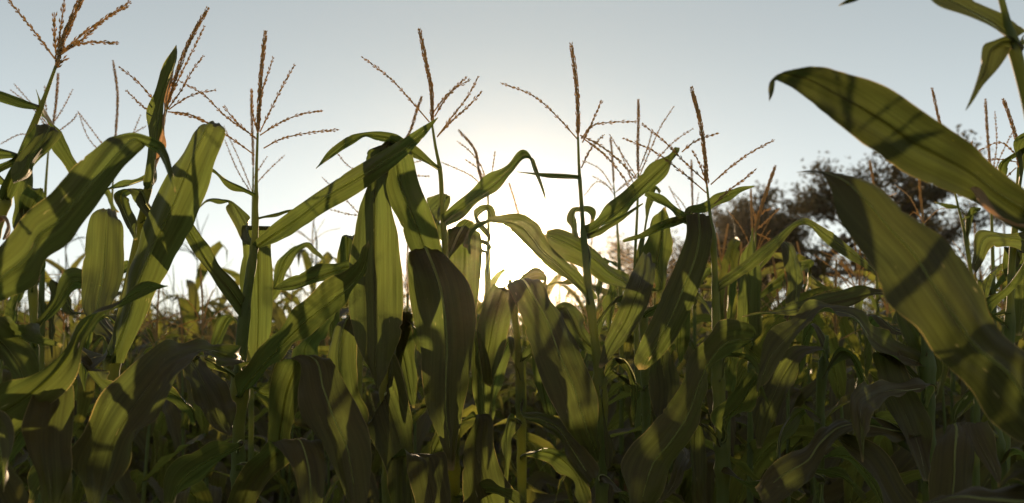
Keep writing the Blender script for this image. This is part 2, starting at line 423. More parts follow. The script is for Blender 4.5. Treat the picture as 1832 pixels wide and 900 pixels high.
# ------------------------------------------------------------------ front plants
# Each plant: stalk points (x, y, distance, radius in mm) from its top down; each leaf: stations of the two
# blade edges (x, y, x, y), with the distance from the lens along the blade and its slant in depth.
def hero_plant(label, stalk, spike=None, branches=(), leaves=(), tw=1.0, seed=0, group=None, extra_low=3, cut=False, lmat='leaf'):
    rng = np.random.default_rng(seed + 11)
    P = [at(x, y, d) for x, y, d, r in stalk]; R = [r / 1000 * .80 for *_, r in stalk]
    last = P[-1]; prev = P[-2]; dirv = last - prev
    g = last + dirv / max(abs(dirv[2]), .05) * last[2] * .35 * (1 if dirv[2] < 0 else 0)
    foot = np.array([last[0] * .65 + g[0] * .35, last[1] * .65 + g[1] * .35, 0.0])
    mid = (last + foot) / 2
    P += [mid, foot]; R += [max(R[-1], .011), .013]
    root = thing('corn_plant', tuple(foot), label, 'corn plant', group)
    Pa = np.array(P); dense = curve_pts(Pa, 12)
    def near(c, below=.0):
        d = np.linalg.norm(dense - c, axis=1); return dense[int(np.argmin(d))]
    nz = []; built = []
    for lf in leaves:
        st, dd, tilt = lf[0], lf[1], lf[2]; opt = lf[3] if len(lf) > 3 else {}
        k = len(st)
        if isinstance(dd, (int, float)): dd = (dd, dd)
        if len(dd) == 2: dd = np.linspace(dd[0], dd[1], k)
        elif len(dd) != k: dd = np.interp(np.linspace(0, 1, k), np.linspace(0, 1, len(dd)), dd)
        L = [at(s[0], s[1], d - tilt / 2) for s, d in zip(st, dd)]; Rr = [at(s[2], s[3], d + tilt / 2) for s, d in zip(st, dd)]
        for q in (-1,):                                   # close the blade to a point without slant at its tip
            w_ = np.linalg.norm(np.array(st[q][:2]) - np.array(st[q][2:]))
            if w_ < 14: c = (L[q] + Rr[q]) / 2; L[q] = at(st[q][0], st[q][1], dd[q]); Rr[q] = at(st[q][2], st[q][3], dd[q])
        c0 = (L[0] + Rr[0]) / 2
        if not opt.get('free'):
            S = near(c0); dist = np.linalg.norm(S - c0)
            if dist > .012:
                S = near(c0 - np.array([0, 0, dist * .45])); sd = nrm(Rr[0] - L[0])
                w0 = min(.022, np.linalg.norm(Rr[0] - L[0]) * .6)
                if dist > .06:
                    mpt = (S * .45 + c0 * .55) + np.array([0, 0, dist * .05]); w1 = (w0 + np.linalg.norm(Rr[0] - L[0])) / 2
                    L.insert(0, mpt - sd * w1 / 2); Rr.insert(0, mpt + sd * w1 / 2)
                L.insert(0, S - sd * w0 / 2); Rr.insert(0, S + sd * w0 / 2)
            nz.append(S[2])
        Q = curve_pts(np.column_stack([np.array(L), np.array(Rr)]), opt.get('n', 8))
        blade(root, Q[:, :3], Q[:, 3:], rng, foot, opt.get('mat', lmat), opt.get('gut', .09), opt.get('wave', .003) * 1.25, 10,
              opt.get('sign', 1.0 if rng.random() < .5 else -1.0), opt.get('rib', True))
    # lower leaves, near the ground and out of the frame
    for i in range(extra_low):
        z = .18 + .85 * i / max(1, extra_low) + rng.uniform(0, .08); b = dense[int(np.argmin(abs(dense[:, 2] - z)))]
        L, Rr = arc_leaf(b, rng.uniform(0, 6.28), rng.uniform(.2, .9), rng.uniform(.45, .65), .07, rng, 2.2, rng.uniform(-2, 2))
        blade(root, L, Rr, rng, foot, 'dry' if z < .6 else 'leaf', wave=.006, across=6); nz.append(z)
    make_stalk(root, P, R, rng, foot, nz)
    if spike:
        top = P[0]
        sp = [top] + [at(x, y, d) for x, y, d in spike]
        bs = [[at(x, y, d) for x, y, d in b] for b in branches]
        make_tassel(root, sp, bs, rng, foot, tw)
    return root

def br(d0, *xy, spread=.0):
    """tassel branch from px points base -> tip at distance d0, leaning in depth by spread"""
    k = len(xy); return [(x, y, d0 + spread * i / max(1, k - 1)) for i, (x, y) in enumerate(xy)]
sp = br




# 1: leaning plant at the far left
hero_plant('corn plant leaning right at the left edge, its tan tassel spreading above the frame top',
  [(100,118,1.25,2.6),(88,152,1.25,3.2),(70,200,1.25,4.4),(42,268,1.25,6.5),(15,340,1.25,8),(-14,430,1.25,9),(-50,560,1.27,10)],
  sp(1.25,(112,75),(128,35),(150,-10)),
  [br(1.25,(98,105),(60,55),(12,-4),spread=.06), br(1.25,(100,95),(97,55),(97,22)), br(1.25,(103,85),(110,40),(116,-8)),
   br(1.25,(108,98),(150,68),(190,32),(234,2),spread=-.05), br(1.25,(104,100),(160,52),(205,24),(231,10),spread=.05),
   br(1.25,(106,90),(150,77),(213,77),spread=-.04), br(1.25,(98,124),(115,107),(124,104))],
  [([(-4,350,14,372),(16,300,38,322),(44,255,78,278),(64,218,109,238),(60,236,96,256),(40,275,66,290),(24,316,40,322),(22,326,24,328)],(1.24,1.2,1.17,1.15,1.12,1.1),.03),
   ([(70,190,70,197),(36,176,36,191),(0,163,0,179),(-40,152,-40,166),(-90,170,-90,172)],(1.25,1.15),.03),
   ([(-10,300,-4,320),(30,275,32,285),(0,262,0,284),(-50,255,-50,300),(-120,330,-120,332)],(1.25,1.2),.02),
   ([(-20,420,2,400),(0,385,16,392),(10,400,20,420),(4,428,6,430)],(1.22,1.15),.01,{'mat':'dry'}),
   ([(-40,600,-40,630),(0,573,0,597),(45,583,42,601),(78,600,72,612),(112,617,108,622)],(1.2,1.0),.07),
  ], seed=1, tw=1.25)

# 2: big leaf sweeping up from the left edge
hero_plant('corn plant outside the left edge whose broad shadow-striped leaf arches up and droops',
  [(-110,380,1.0,4),(-110,500,1.0,8),(-112,700,1.0,9),(-115,900,1.0,10)], None, (),
  [([(-75,520,-60,620),(-5,450,0,542),(24,412,62,512),(52,376,84,464),(84,352,116,442),(133,300,154,393),(162,275,193,338),(187,252,229,294),(206,242,258,264),(238,239,263,262),(262,245,268,266),(285,253,281,273),(301,272,292,293),(309,307,304,320),(315,345,313,345)],
     (1.0,1.02,1.05,1.1,1.12,1.06),.025,{'wave':.0012}),
   ([(-90,600,-80,660),(-10,560,-10,640),(40,600,30,690),(62,690,52,740),(60,760,55,765)],(1.05,1.15),-.03),
   ([(-60,720,-15,805),(0,690,22,785),(60,665,95,718),(118,620,140,652),(146,573,160,600),(170,559,180,561),(205,544,217,547),(235,521,250,534),(262,507,275,524),(300,511,301,512)],(1.0,1.15),.03),
   ([(-60,870,-20,900),(60,705,130,690),(39,762,130,762),(48,808,126,820),(72,870,116,880),(90,940,100,940)],(1.1,1.0,.98),.03,{'free':1}),
   ([(-80,760,-70,800),(0,740,0,790),(20,800,5,840),(8,880,5,880)],(1.0,.95),.03),
  ], seed=2, extra_low=2)

# 3: plant with the curled, tan edged flag leaf
hero_plant('corn plant with a ragged tan-edged upright leaf and a broad sunlit leaf beside it',
  [(299,190,1.36,2.6),(287,235,1.36,3.2),(272,305,1.36,4.2),(251,400,1.36,5.5),(226,520,1.36,7.5),(203,640,1.35,10),(186,760,1.34,11),(172,910,1.32,11.5)],
  sp(1.36,(315,135),(340,72),(373,13)),
  [br(1.36,(302,180),(325,130),(350,80),(366,46),spread=.03), br(1.36,(300,195),(325,160),(345,125),(364,100),spread=-.04),
   br(1.36,(302,196),(325,180),(350,168),(386,161),spread=.04), br(1.36,(290,200),(250,150),(214,120),spread=-.05),
   br(1.36,(290,215),(255,190),(225,161),spread=.05), br(1.36,(300,200),(340,205),(372,220),(400,240),spread=.03)],
  [([(258,325,278,322),(263,296,279,300),(264,245,283,260),(266,205,290,214),(272,178,296,172),(284,140,309,136),(298,112,316,108),(315,80,316,81)],1.33,.025,{'gut':.16}),
   ([(264,312,266,322),(276,296,282,288),(287,252,293,246),(291,205,297,200),(297,160,302,158),(309,124,311,125)],1.35,-.02,{'mat':'dry','gut':.05,'rib':False,'wave':.006}),
   ([(192,650,216,650),(205,585,248,590),(224,500,288,503),(250,420,326,432),(279,348,352,388),(309,294,379,308),(334,256,392,262),(350,232,401,234),(362,223,400,224),(366,230,398,232)],(1.34,1.3,1.24,1.2,1.2,1.24),-.03,{'wave':.0012}),
   ([(262,400,274,378),(250,372,265,360),(240,350,255,338),(226,336,228,350),(205,345,230,356),(216,374,233,376),(229,408,244,404),(240,430,246,428)],(1.36,1.34,1.3),.03),
   ([(268,310,268,319),(236,321,236,331),(205,331,204,337),(170,343,171,346)],(1.36,1.45),.02),
   ([(205,650,222,640),(150,560,196,560),(148,480,222,482),(155,420,221,421),(166,381,213,385),(178,375,208,378)],(1.4,1.62,1.68,1.72),.04),
   ([(215,600,225,590),(178,560,200,565),(150,575,168,590),(140,640,160,640),(150,700,152,700)],(1.4,1.5),.03),
   ([(190,620,200,640),(190,640,150,625),(165,660,135,622),(185,670,133,622),(200,690,190,700),(205,720,206,720)],(1.34,1.2),.06),
   ([(190,760,195,780),(225,700,250,720),(290,690,300,715),(340,720,330,740),(350,760,348,762)],(1.3,1.45),.03),
   ([(170,830,180,850),(120,790,130,820),(70,830,90,850),(50,900,60,900)],(1.3,1.2),.05),
  ], seed=3)

# 4: small, half hidden plants left
hero_plant('corn plant half hidden behind the broad striped leaf, with a short lobed top leaf',
  [(50,300,1.9,3),(55,420,1.9,6),(60,560,1.9,9),(62,760,1.9,10),(60,930,1.9,10)], None, (),
  [([(52,470,62,470),(28,425,56,425),(25,370,56,372),(28,325,59,335),(40,292,57,292),(47,275,49,275)],1.78,.03),
   ([(58,480,66,470),(35,400,70,410),(36,352,80,385),(52,334,85,362),(70,336,80,346)],(1.85,1.7),.05),
   ([(58,520,70,500),(70,440,90,440),(95,420,110,400),(150,340,176,322),(123,308,143,292),(97,268,121,256),(84,224,100,228),(75,197,77,197),(64,160,65,160)],(1.9,1.75,1.6),-.03),
   ([(55,600,65,590),(90,540,100,560),(130,480,140,520),(170,500,165,530),(190,560,188,560)],(1.9,2.0),.03),
   ([(50,600,62,610),(20,580,35,600),(0,600,10,640),(-10,680,-5,685)],(1.85,1.75),.03)],
  seed=4)
hero_plant('thin corn plant behind with a lone straight tassel spike left of the arching leaf',
  [(203,300,2.3,2.4),(198,420,2.3,5),(190,600,2.3,8),(185,900,2.3,9)],
  sp(2.3,(207,240),(210,165),(202,108)),
  [br(2.3,(204,290),(225,265),(252,205),spread=.1), br(2.3,(204,280),(230,245),(262,225),spread=-.1), br(2.3,(203,285),(170,240),(138,198)), br(2.3,(203,290),(160,250),(140,200),spread=.1)],
  [([(190,560,198,555),(120,560,140,560),(95,500,118,520),(85,560,100,565),(92,640,94,640)],(2.3,2.2),.04),
   ([(192,520,200,515),(225,470,240,480),(262,500,256,520),(270,560,268,560)],(2.3,2.25),.04)], seed=5)
hero_plant('corn plant behind the leaning one, its tassel fanning to both sides at far left',
  [(88,250,2.2,2.4),(82,330,2.2,4),(76,470,2.2,8),(72,900,2.2,9)],
  sp(2.2,(96,215),(100,185),(104,130)),
  [br(2.2,(90,240),(60,195),(18,160)), br(2.2,(90,230),(60,190),(25,150),spread=.1), br(2.2,(92,225),(112,195),(130,160)),
   br(2.2,(88,255),(40,240),(0,258),spread=.1), br(2.2,(90,245),(130,215),(138,203),spread=-.1), br(2.2,(88,235),(82,190),(80,152))],
  [([(78,420,84,420),(120,350,140,372),(180,330,190,350),(215,380,200,380)],(2.2,2.1),.04),
   ([(74,560,80,560),(30,500,50,505),(10,560,30,570),(10,640,14,640)],(2.2,2.3),.04)], seed=6)

# 5: tall straight plant left of centre
hero_plant('tall straight corn plant left of centre, its long leaf rising to the crossing leaves',
  [(461,238,1.5,2.4),(459,300,1.5,3.2),(458,360,1.5,4.2),(455,440,1.5,6.5),(443,520,1.5,9),(432,620,1.5,12),(428,720,1.5,12),(426,910,1.5,12.5)],
  sp(1.5,(464,180),(468,120),(475,56)),
  [br(1.5,(463,235),(470,160),(480,130),(489,102),spread=.03), br(1.5,(465,236),(485,195),(505,155),(527,116),spread=-.04),
   br(1.5,(460,235),(452,200),(450,158)), br(1.5,(465,242),(500,220),(540,204),(578,198),spread=.05),
   br(1.5,(472,265),(500,250),(550,238),(607,232),spread=-.05), br(1.5,(457,246),(400,205),(365,170),(320,144),spread=.05),
   br(1.5,(455,277),(410,245),(355,213),(303,200),spread=-.04), br(1.5,(460,250),(420,215),(400,190))],
  [([(443,412,478,412),(437,404,481,405),(434,450,486,450),(431,520,489,520),(436,590,485,590),(446,632,472,640),(456,665,458,668)],(1.62,1.62),.0,{'free':1,'gut':.12}),
   ([(452,440,456,440),(446,418,436,432),(447,395,424,412),(440,380,412,385),(424,366,407,366),(400,358,402,364),(374,356,376,361),(352,374,352,376)],(1.56,1.75),.03),
   ([(451,437,459,447),(480,408,500,431),(540,363,542,406),(600,321,582,378),(660,284,640,346),(700,261,702,300),(722,249,735,272),(745,234,755,251),(783,210,784,211)],(1.5,1.42,1.32,1.28),.02,{'wave':.0008}),
   ([(458,346,458,355),(432,334,436,345),(402,317,406,332),(375,301,378,308),(345,288,345,291)],(1.5,1.4),.02),
   ([(463,389,463,393),(500,379,500,385),(532,373,533,376)],(1.5,1.6),.01),
   ([(428,567,450,557),(413,545,441,537),(397,523,425,512),(372,489,398,480),(333,428,364,428),(315,400,346,400),(300,370,318,365),(290,345,292,344)],(1.5,1.45,1.38),.02),
   ([(422,700,442,698),(424,678,458,685),(468,621,496,648),(503,583,537,610),(543,537,576,583),(587,503,606,556),(622,483,628,530),(645,455,650,490),(660,430,662,440)],(1.45,1.35,1.3),.04),
   ([(440,650,430,630),(392,655,418,617),(372,634,372,614),(350,643,325,611),(320,668,285,620),(300,712,235,653),(272,755,190,702),(246,790,150,765),(228,840,132,820),(192,893,148,862),(165,950,160,950)],(1.42,1.25,1.12,1.05,1.0),.05,{'wave':.003}),
   ([(330,640,360,640),(328,665,386,668),(345,710,414,706),(362,745,421,738),(385,765,418,758),(412,780,414,778)],(1.42,1.3,1.25),.04,{'free':0}),
   ([(425,830,440,830),(470,835,508,835),(480,770,522,765),(484,690,548,690),(492,652,572,656),(508,642,584,641),(537,652,600,654),(532,700,627,702),(540,743,650,745),(577,797,664,800),(603,850,661,870),(630,920,650,920)],(1.45,1.4,1.36,1.34,1.3,1.25,1.2,1.18,1.16),.0,{'wave':.0015}),
   ([(395,950,440,950),(430,845,490,850),(468,802,560,800),(486,793,575,792),(507,808,580,806),(528,850,582,848),(538,900,577,895),(545,960,560,960)],(1.3,1.25,1.16,1.12),.0),
   ([(436,690,446,680),(470,690,480,715),(500,640,520,700),(492,720,500,740),(478,775,478,775)],(1.48,1.55),.03),
   ([(420,790,430,800),(360,800,380,840),(310,830,330,880),(290,900,300,920)],(1.4,1.3),.05),
  ], seed=7, tw=1.1)
hero_plant('slender corn plant close behind the tall straight one, with two faint tassel arms each side',
  [(453,300,2.2,2.4),(452,420,2.2,5),(450,600,2.2,8),(448,900,2.2,9)],
  sp(2.2,(452,250),(450,200),(450,160)),
  [br(2.2,(452,345),(430,290),(400,225),spread=.1), br(2.2,(452,350),(425,305),(402,250),spread=-.1), br(2.2,(453,335),(480,305),(510,277)), br(2.2,(453,320),(465,300),(478,280))],
  [([(452,560,458,555),(480,520,495,530),(505,455,522,468),(530,440,540,447),(553,433,550,441),(568,448,564,456),(583,470,583,471)],(2.2,2.0),.03),
   ([(450,600,456,600),(520,645,560,640),(530,620,572,615),(560,588,588,588),(600,553,602,556)],(2.2,1.8,1.7),.03),
   ([(448,620,453,615),(400,560,420,570),(380,600,395,615),(372,680,374,680)],(2.2,2.3),.04)], seed=8)

# 6: crossing leaves, centre left
hero_plant('corn plant centre left whose broad hanging leaves cross and fold over under a peaked top',
  [(676,330,1.5,4),(678,420,1.5,6.5),(684,560,1.5,9),(690,700,1.5,11),(694,910,1.5,11.5)], None, (),
  [([(680,350,684,345),(700,250,712,252),(690,262,722,246),(658,268,712,262),(656,300,695,306),(655,335,690,330),(643,373,700,370),(630,433,712,430),(623,493,720,500),(624,550,720,560),(634,605,713,610),(655,652,693,660),(673,692,679,692)],(1.45,1.42,1.40,1.38,1.36),.03,{'wave':.0015}),
   ([(680,340,686,340),(672,275,716,248),(682,290,735,272),(690,340,750,330),(703,378,764,365),(720,415,780,405),(735,450,795,452),(752,520,798,520),(775,580,780,580)],(1.46,1.42,1.42,1.46,1.56),-.02),
   ([(676,500,680,510),(625,462,624,489),(595,473,600,492),(560,480,570,507),(525,493,530,520),(489,516,491,518)],(1.5,1.42,1.38),.03),
   ([(672,480,678,470),(640,440,660,440),(612,420,636,420),(606,470,630,470),(600,520,606,520)],(1.5,1.7),.03),
   ([(680,640,690,640),(660,560,600,580),(640,600,588,620),(640,680,592,690),(655,740,610,735),(650,800,645,800)],(1.5,1.45),.03),
   ([(692,700,700,690),(705,560,740,560),(700,610,738,600),(720,680,745,660),(738,730,742,730)],(1.52,1.6),.03),
   ([(690,760,696,750),(660,760,700,640),(690,840,735,740),(700,900,740,830),(720,960,730,960)],(1.5,1.38),.03),
   ([(695,860,700,850),(697,822,712,812),(725,812,792,815),(730,850,802,850),(745,905,806,905),(755,960,790,960)],(1.5,1.35,1.25),.0),
  ], seed=9)
hero_plant('corn plant behind the crossing leaves, a dark tassel spike poking up beside them',
  [(718,262,1.95,2.4),(700,310,1.95,3.4),(672,400,1.95,5),(650,560,1.95,8),(640,900,1.95,9)],
  sp(1.95,(735,232),(745,200),(755,172)),
  [br(1.95,(700,300),(660,310),(628,300),(594,262),spread=.05), br(1.95,(705,330),(722,318),(770,315)), br(1.95,(680,380),(640,385),(590,375)),
   br(1.95,(690,340),(720,300),(760,285),spread=.1), br(1.95,(672,420),(640,380),(577,318),spread=.1)],
  [([(650,540,656,535),(610,500,625,510),(590,560,606,570),(596,640,598,640)],(1.95,2.05),.04)], seed=10)

# 7: plant at centre
hero_plant('tall corn plant just left of the sun with a bare stem and long bowed tassel',
  [(773,222,1.46,2.3),(779,262,1.46,3),(787,302,1.46,3.8),(791,370,1.46,4.6),(796,440,1.46,5.6),(802,530,1.46,8),(809,640,1.46,10),(812,760,1.46,11),(811,910,1.46,11.5)],
  sp(1.46,(772,165),(762,110),(750,52)),
  [br(1.46,(768,218),(735,180),(700,142),(648,102),spread=.05), br(1.46,(784,242),(808,210),(835,175),(856,137),spread=.04),
   br(1.46,(782,245),(810,215),(838,190),(863,163),spread=-.04), br(1.46,(776,200),(795,175),(815,155),(836,137),spread=.06), br(1.46,(778,208),(795,180),(815,158),(842,142),spread=-.05)],
  [([(788,298,786,305),(752,269,746,286),(727,254,720,270),(708,238,693,257),(682,233,672,253),(655,236,653,246),(628,243,632,257),(602,261,609,271),(580,281,585,288),(565,301,566,302)],(1.46,1.42,1.4,1.45),.02),
   ([(790,386,795,408),(830,350,842,376),(870,320,882,346),(905,293,916,312),(940,272,942,284),(949,283,953,284),(952,296,960,296),(963,320,969,318),(975,356,976,356)],(1.46,1.4,1.4),.03),
   ([(790,500,800,500),(733,470,790,455),(732,448,789,448),(730,497,835,500),(737,560,852,560),(752,620,846,622),(755,680,838,690),(768,745,826,750),(787,787,818,790),(802,842,812,842)],(1.46,1.44,1.42,1.4,1.38),.01,{'wave':.0015}),
   ([(800,460,806,460),(802,406,855,412),(800,452,862,452),(800,505,858,512),(806,562,850,570),(815,620,840,622),(826,662,830,662)],(1.5,1.55),.0),
   ([(812,760,816,750),(845,740,872,742),(832,800,882,800),(826,860,912,870),(830,950,960,950)],(1.46,1.32),.03),
   ([(810,640,815,640),(846,580,852,590),(842,624,868,622),(843,662,878,656),(846,702,882,696),(855,742,876,742),(862,768,866,768)],(1.48,1.52),.0),
   ([(808,700,812,690),(790,620,760,640),(752,600,742,610),(720,560,735,570),(708,640,720,620),(706,700,708,700)],(1.5,1.62),.03),
   ([(808,840,814,830),(780,770,812,780),(768,800,795,810),(790,860,770,850),(778,900,780,920)],(1.46,1.4),.03),
   ([(815,890,818,880),(850,868,850,880),(900,870,895,885),(940,900,930,910),(960,950,955,955)],(1.45,1.2),.05),
  ], seed=11, tw=1.1)
hero_plant('corn plant in the glare left of the sun with small looped top leaves',
  [(873,350,1.95,2.4),(874,400,1.95,4),(872,520,1.95,7),(870,700,1.95,9),(868,910,1.95,9.5)],
  sp(1.95,(858,310),(850,270),(820,232)),
  [br(1.95,(872,355),(862,300),(838,268),(817,252)), br(1.95,(874,352),(880,310),(886,270)), br(1.95,(870,350),(850,320),(790,290),spread=.1), br(1.95,(872,345),(858,305),(832,285))],
  [([(872,420,876,420),(848,372,858,388),(857,366,868,380),(880,368,874,382),(886,390,878,392),(884,402,885,402)],1.85,.03),
   ([(870,440,874,432),(815,405,832,418),(828,390,845,402),(845,395,850,400)],1.8,.03),
   ([(870,450,873,455),(800,430,800,410),(775,420,765,365),(788,378,778,350),(802,352,800,352),(795,380,786,372),(782,410,783,411)],(1.95,1.9),.04)], seed=12)

# 8: under the sun
hero_plant('corn plant directly below the sun, a wide dark leaf falling away to the lower right',
  [(912,500,1.62,4),(920,560,1.62,6),(928,640,1.62,8),(932,760,1.62,9.5),(934,910,1.62,10)], None, (),
  [([(915,520,922,525),(905,508,962,500),(926,545,986,536),(940,590,1018,582),(956,640,1042,640),(977,695,1066,692),(1007,755,1072,747),(1042,800,1073,792),(1069,828,1071,826)],(1.6,1.5,1.38,1.32,1.36),.03,{'wave':.0015}),
   ([(914,530,920,520),(880,514,928,514),(862,555,916,560),(850,610,906,610),(852,650,893,650),(866,686,878,692)],(1.6,1.5),.02),
   ([(920,530,926,535),(925,500,932,516),(948,482,955,502),(972,486,974,502),(980,505,968,512),(972,540,965,545)],(1.6,1.7),.03),
   ([(930,720,936,715),(936,738,938,746),(975,739,966,762),(1012,757,996,783),(1036,787,1012,812),(1060,820,1027,842),(1073,850,1051,870)],(1.6,1.4,1.25),.02),
   ([(930,650,934,640),(955,600,990,640),(950,640,992,680),(960,700,995,720),(985,760,988,760)],(1.62,1.7),.03),
   ([(928,680,932,690),(905,600,925,615),(882,640,905,660),(880,700,890,710),(878,760,880,760)],(1.62,1.75),.03),
   ([(932,760,936,765),(910,740,926,760),(900,800,915,800),(905,870,908,870)],(1.62,1.5),.03),
   ([(932,820,938,815),(980,800,985,830),(1030,830,1020,860),(1060,900,1040,905)],(1.6,1.45),.03),
  ], seed=13)
hero_plant('slight corn plant behind the bright gap, only its thin tassel spike showing above',
  [(935,400,2.6,2.4),(936,520,2.6,5),(938,700,2.6,8),(938,900,2.6,9)],
  sp(2.6,(928,385),(918,350),(911,328)), [br(2.6,(935,410),(930,385),(925,365)), br(2.6,(936,405),(942,380),(950,372))],
  [([(937,560,941,555),(965,520,978,530),(990,560,980,570),(985,610,984,612)],(2.6,2.5),.04)], seed=14)

# 9: right of the sun
hero_plant('tall corn plant right of the sun, one leaf arching left over the glare',
  [(1034,245,1.45,2.3),(1036,300,1.45,3),(1040,360,1.45,3.8),(1045,430,1.45,5),(1051,500,1.45,6.5),(1062,590,1.45,8.5),(1072,680,1.45,10.5),(1077,780,1.45,11),(1076,910,1.45,11.5)],
  sp(1.45,(1034,200),(1030,140),(1022,79)),
  [br(1.45,(1034,250),(1000,212),(955,172),(895,148),spread=.05), br(1.45,(1042,255),(1052,235),(1064,208),(1077,179),spread=-.03),
   br(1.45,(1040,248),(1060,225),(1095,219),(1140,218),spread=.05), br(1.45,(1038,242),(1070,258),(1105,285),(1140,322),spread=-.05),
   br(1.45,(1040,245),(1085,280),(1110,310),(1132,345),spread=.04), br(1.45,(1040,300),(1058,265),(1080,242),spread=.1)],
  [([(1056,548,1062,535),(1052,538,1057,520),(1017,507,1041,491),(990,480,1014,470),(960,459,985,442),(930,430,975,418),(906,407,957,398),(893,397,926,390),(884,397,892,388),(858,406,868,392),(838,425,846,405),(838,455,830,440)],(1.45,1.42,1.4,1.42),.03),
   ([(1046,406,1049,421),(1090,369,1100,396),(1140,318,1152,351),(1180,284,1191,311),(1207,266,1212,276),(1216,264,1216,266)],(1.45,1.5),.03),
   ([(1036,314,1036,322),(1000,311,1000,319),(960,309,960,314),(925,307,925,308)],(1.45,1.5),.01),
   ([(1050,419,1052,428),(1078,404,1084,414),(1105,388,1112,395),(1150,363,1151,365)],(1.45,1.55),.01),
   ([(1074,690,1078,700),(1080,762,1086,770),(1081,795,1098,797),(1082,825,1100,815),(1086,840,1090,838)],(1.4,1.35),.01),
   ([(1050,470,1054,470),(1046,432,1050,448),(1022,415,1038,428),(1019,380,1029,388),(1031,369,1036,378),(1050,370,1048,378),(1064,378,1056,388),(1062,402,1053,405)],(1.5,1.75,1.8),.03),
   ([(1072,690,1076,680),(1100,640,1120,650),(1122,665,1140,690),(1128,720,1140,725),(1132,760,1134,760)],(1.45,1.55),.03),
   ([(1068,650,1072,640),(1050,590,1020,610),(1040,560,1000,570),(1010,540,1000,560),(985,560,985,585),(980,620,982,620)],(1.5,1.75),.03),
   ([(1076,860,1080,850),(1110,880,1120,895),(1160,900,1165,930)],(1.4,1.2),.04),
  ], seed=15, tw=1.1)
hero_plant('corn plant right of the sun with a wide leaf above a dark twisted leaf',
  [(1152,470,1.72,4),(1150,540,1.72,6),(1153,620,1.72,9),(1156,740,1.72,10),(1158,910,1.72,10.5)], None, (),
  [([(1150,540,1155,515),(1115,519,1121,494),(1083,505,1098,477),(1050,484,1060,443),(1017,469,1027,418),(987,452,1000,408),(971,430,977,414)],(1.7,1.58,1.52),.03),
   ([(1150,480,1156,470),(1151,453,1161,453),(1135,480,1171,478),(1118,518,1167,516),(1096,575,1146,572),(1076,625,1106,624),(1071,657,1078,658)],(1.7,1.45,1.33),.02),
   ([(1154,640,1158,640),(1180,617,1188,620),(1163,660,1206,652),(1161,700,1216,686),(1168,730,1204,724),(1178,754,1182,754)],(1.7,1.55),.0),
   ([(1154,700,1158,690),(1125,680,1140,700),(1085,660,1110,670),(1070,690,1085,700),(1075,740,1078,742)],(1.7,1.55),.03),
   ([(1152,560,1156,570),(1200,540,1205,560),(1230,590,1225,605),(1250,630,1245,640),(1262,680,1260,684)],(1.7,1.5),.02),
   ([(1152,560,1148,570),(1130,520,1110,540),(1090,560,1070,570),(1060,620,1055,610),(1040,660,1040,662)],(1.72,1.9),.03),
   ([(1156,780,1160,770),(1208,795,1229,805),(1206,830,1226,840),(1196,865,1215,870),(1178,897,1184,900)],(1.7,1.4,1.3),.0),
  ], seed=16)
hero_plant('corn plant behind with a straight thick tassel spike between the two right-hand tall plants',
  [(1142,310,1.9,2.6),(1140,380,1.9,3.4),(1136,470,1.9,4.5),(1140,620,1.9,8),(1142,910,1.9,9)],
  sp(1.9,(1141,270),(1142,225),(1142,179)),
  [br(1.9,(1143,318),(1165,265),(1183,225),(1206,190),spread=.05), br(1.9,(1148,325),(1180,280),(1210,250),(1240,230),spread=-.05), br(1.9,(1138,315),(1115,280),(1090,240),spread=.05),
   br(1.9,(1140,340),(1125,310),(1107,262)), br(1.9,(1145,300),(1160,260),(1167,235),spread=.1)],
  [([(1138,520,1144,510),(1172,515,1180,520),(1149,472,1196,482),(1155,430,1202,436),(1170,395,1201,402),(1187,371,1190,371)],(1.85,1.78),.03),
   ([(1136,500,1142,495),(1160,352,1167,356),(1163,335,1172,343),(1174,331,1177,341),(1183,342,1178,352)],(1.85,1.8),.03),
   ([(1138,540,1142,530),(1100,500,1112,505),(1080,540,1100,550),(1090,600,1092,602)],(1.9,2.0),.03)], seed=17)
hero_plant('faint thin corn plant between the sun and the trees, tassel arms spread wide',
  [(1098,330,2.5,2.2),(1104,400,2.5,4),(1110,540,2.5,7),(1112,900,2.5,9)],
  sp(2.5,(1096,290),(1094,265),(1092,247)),
  [br(2.5,(1098,340),(1070,325),(1045,350)), br(2.5,(1098,338),(1070,300),(1050,290)), br(2.5,(1100,345),(1130,320),(1172,310),spread=.1),
   br(2.5,(1100,350),(1085,330),(1060,315)), br(2.5,(1100,345),(1120,330),(1150,300))],
  [([(1106,480,1111,475),(1080,460,1088,470),(1068,500,1078,508),(1070,540,1071,540)],(2.5,2.4),.04)], seed=18)

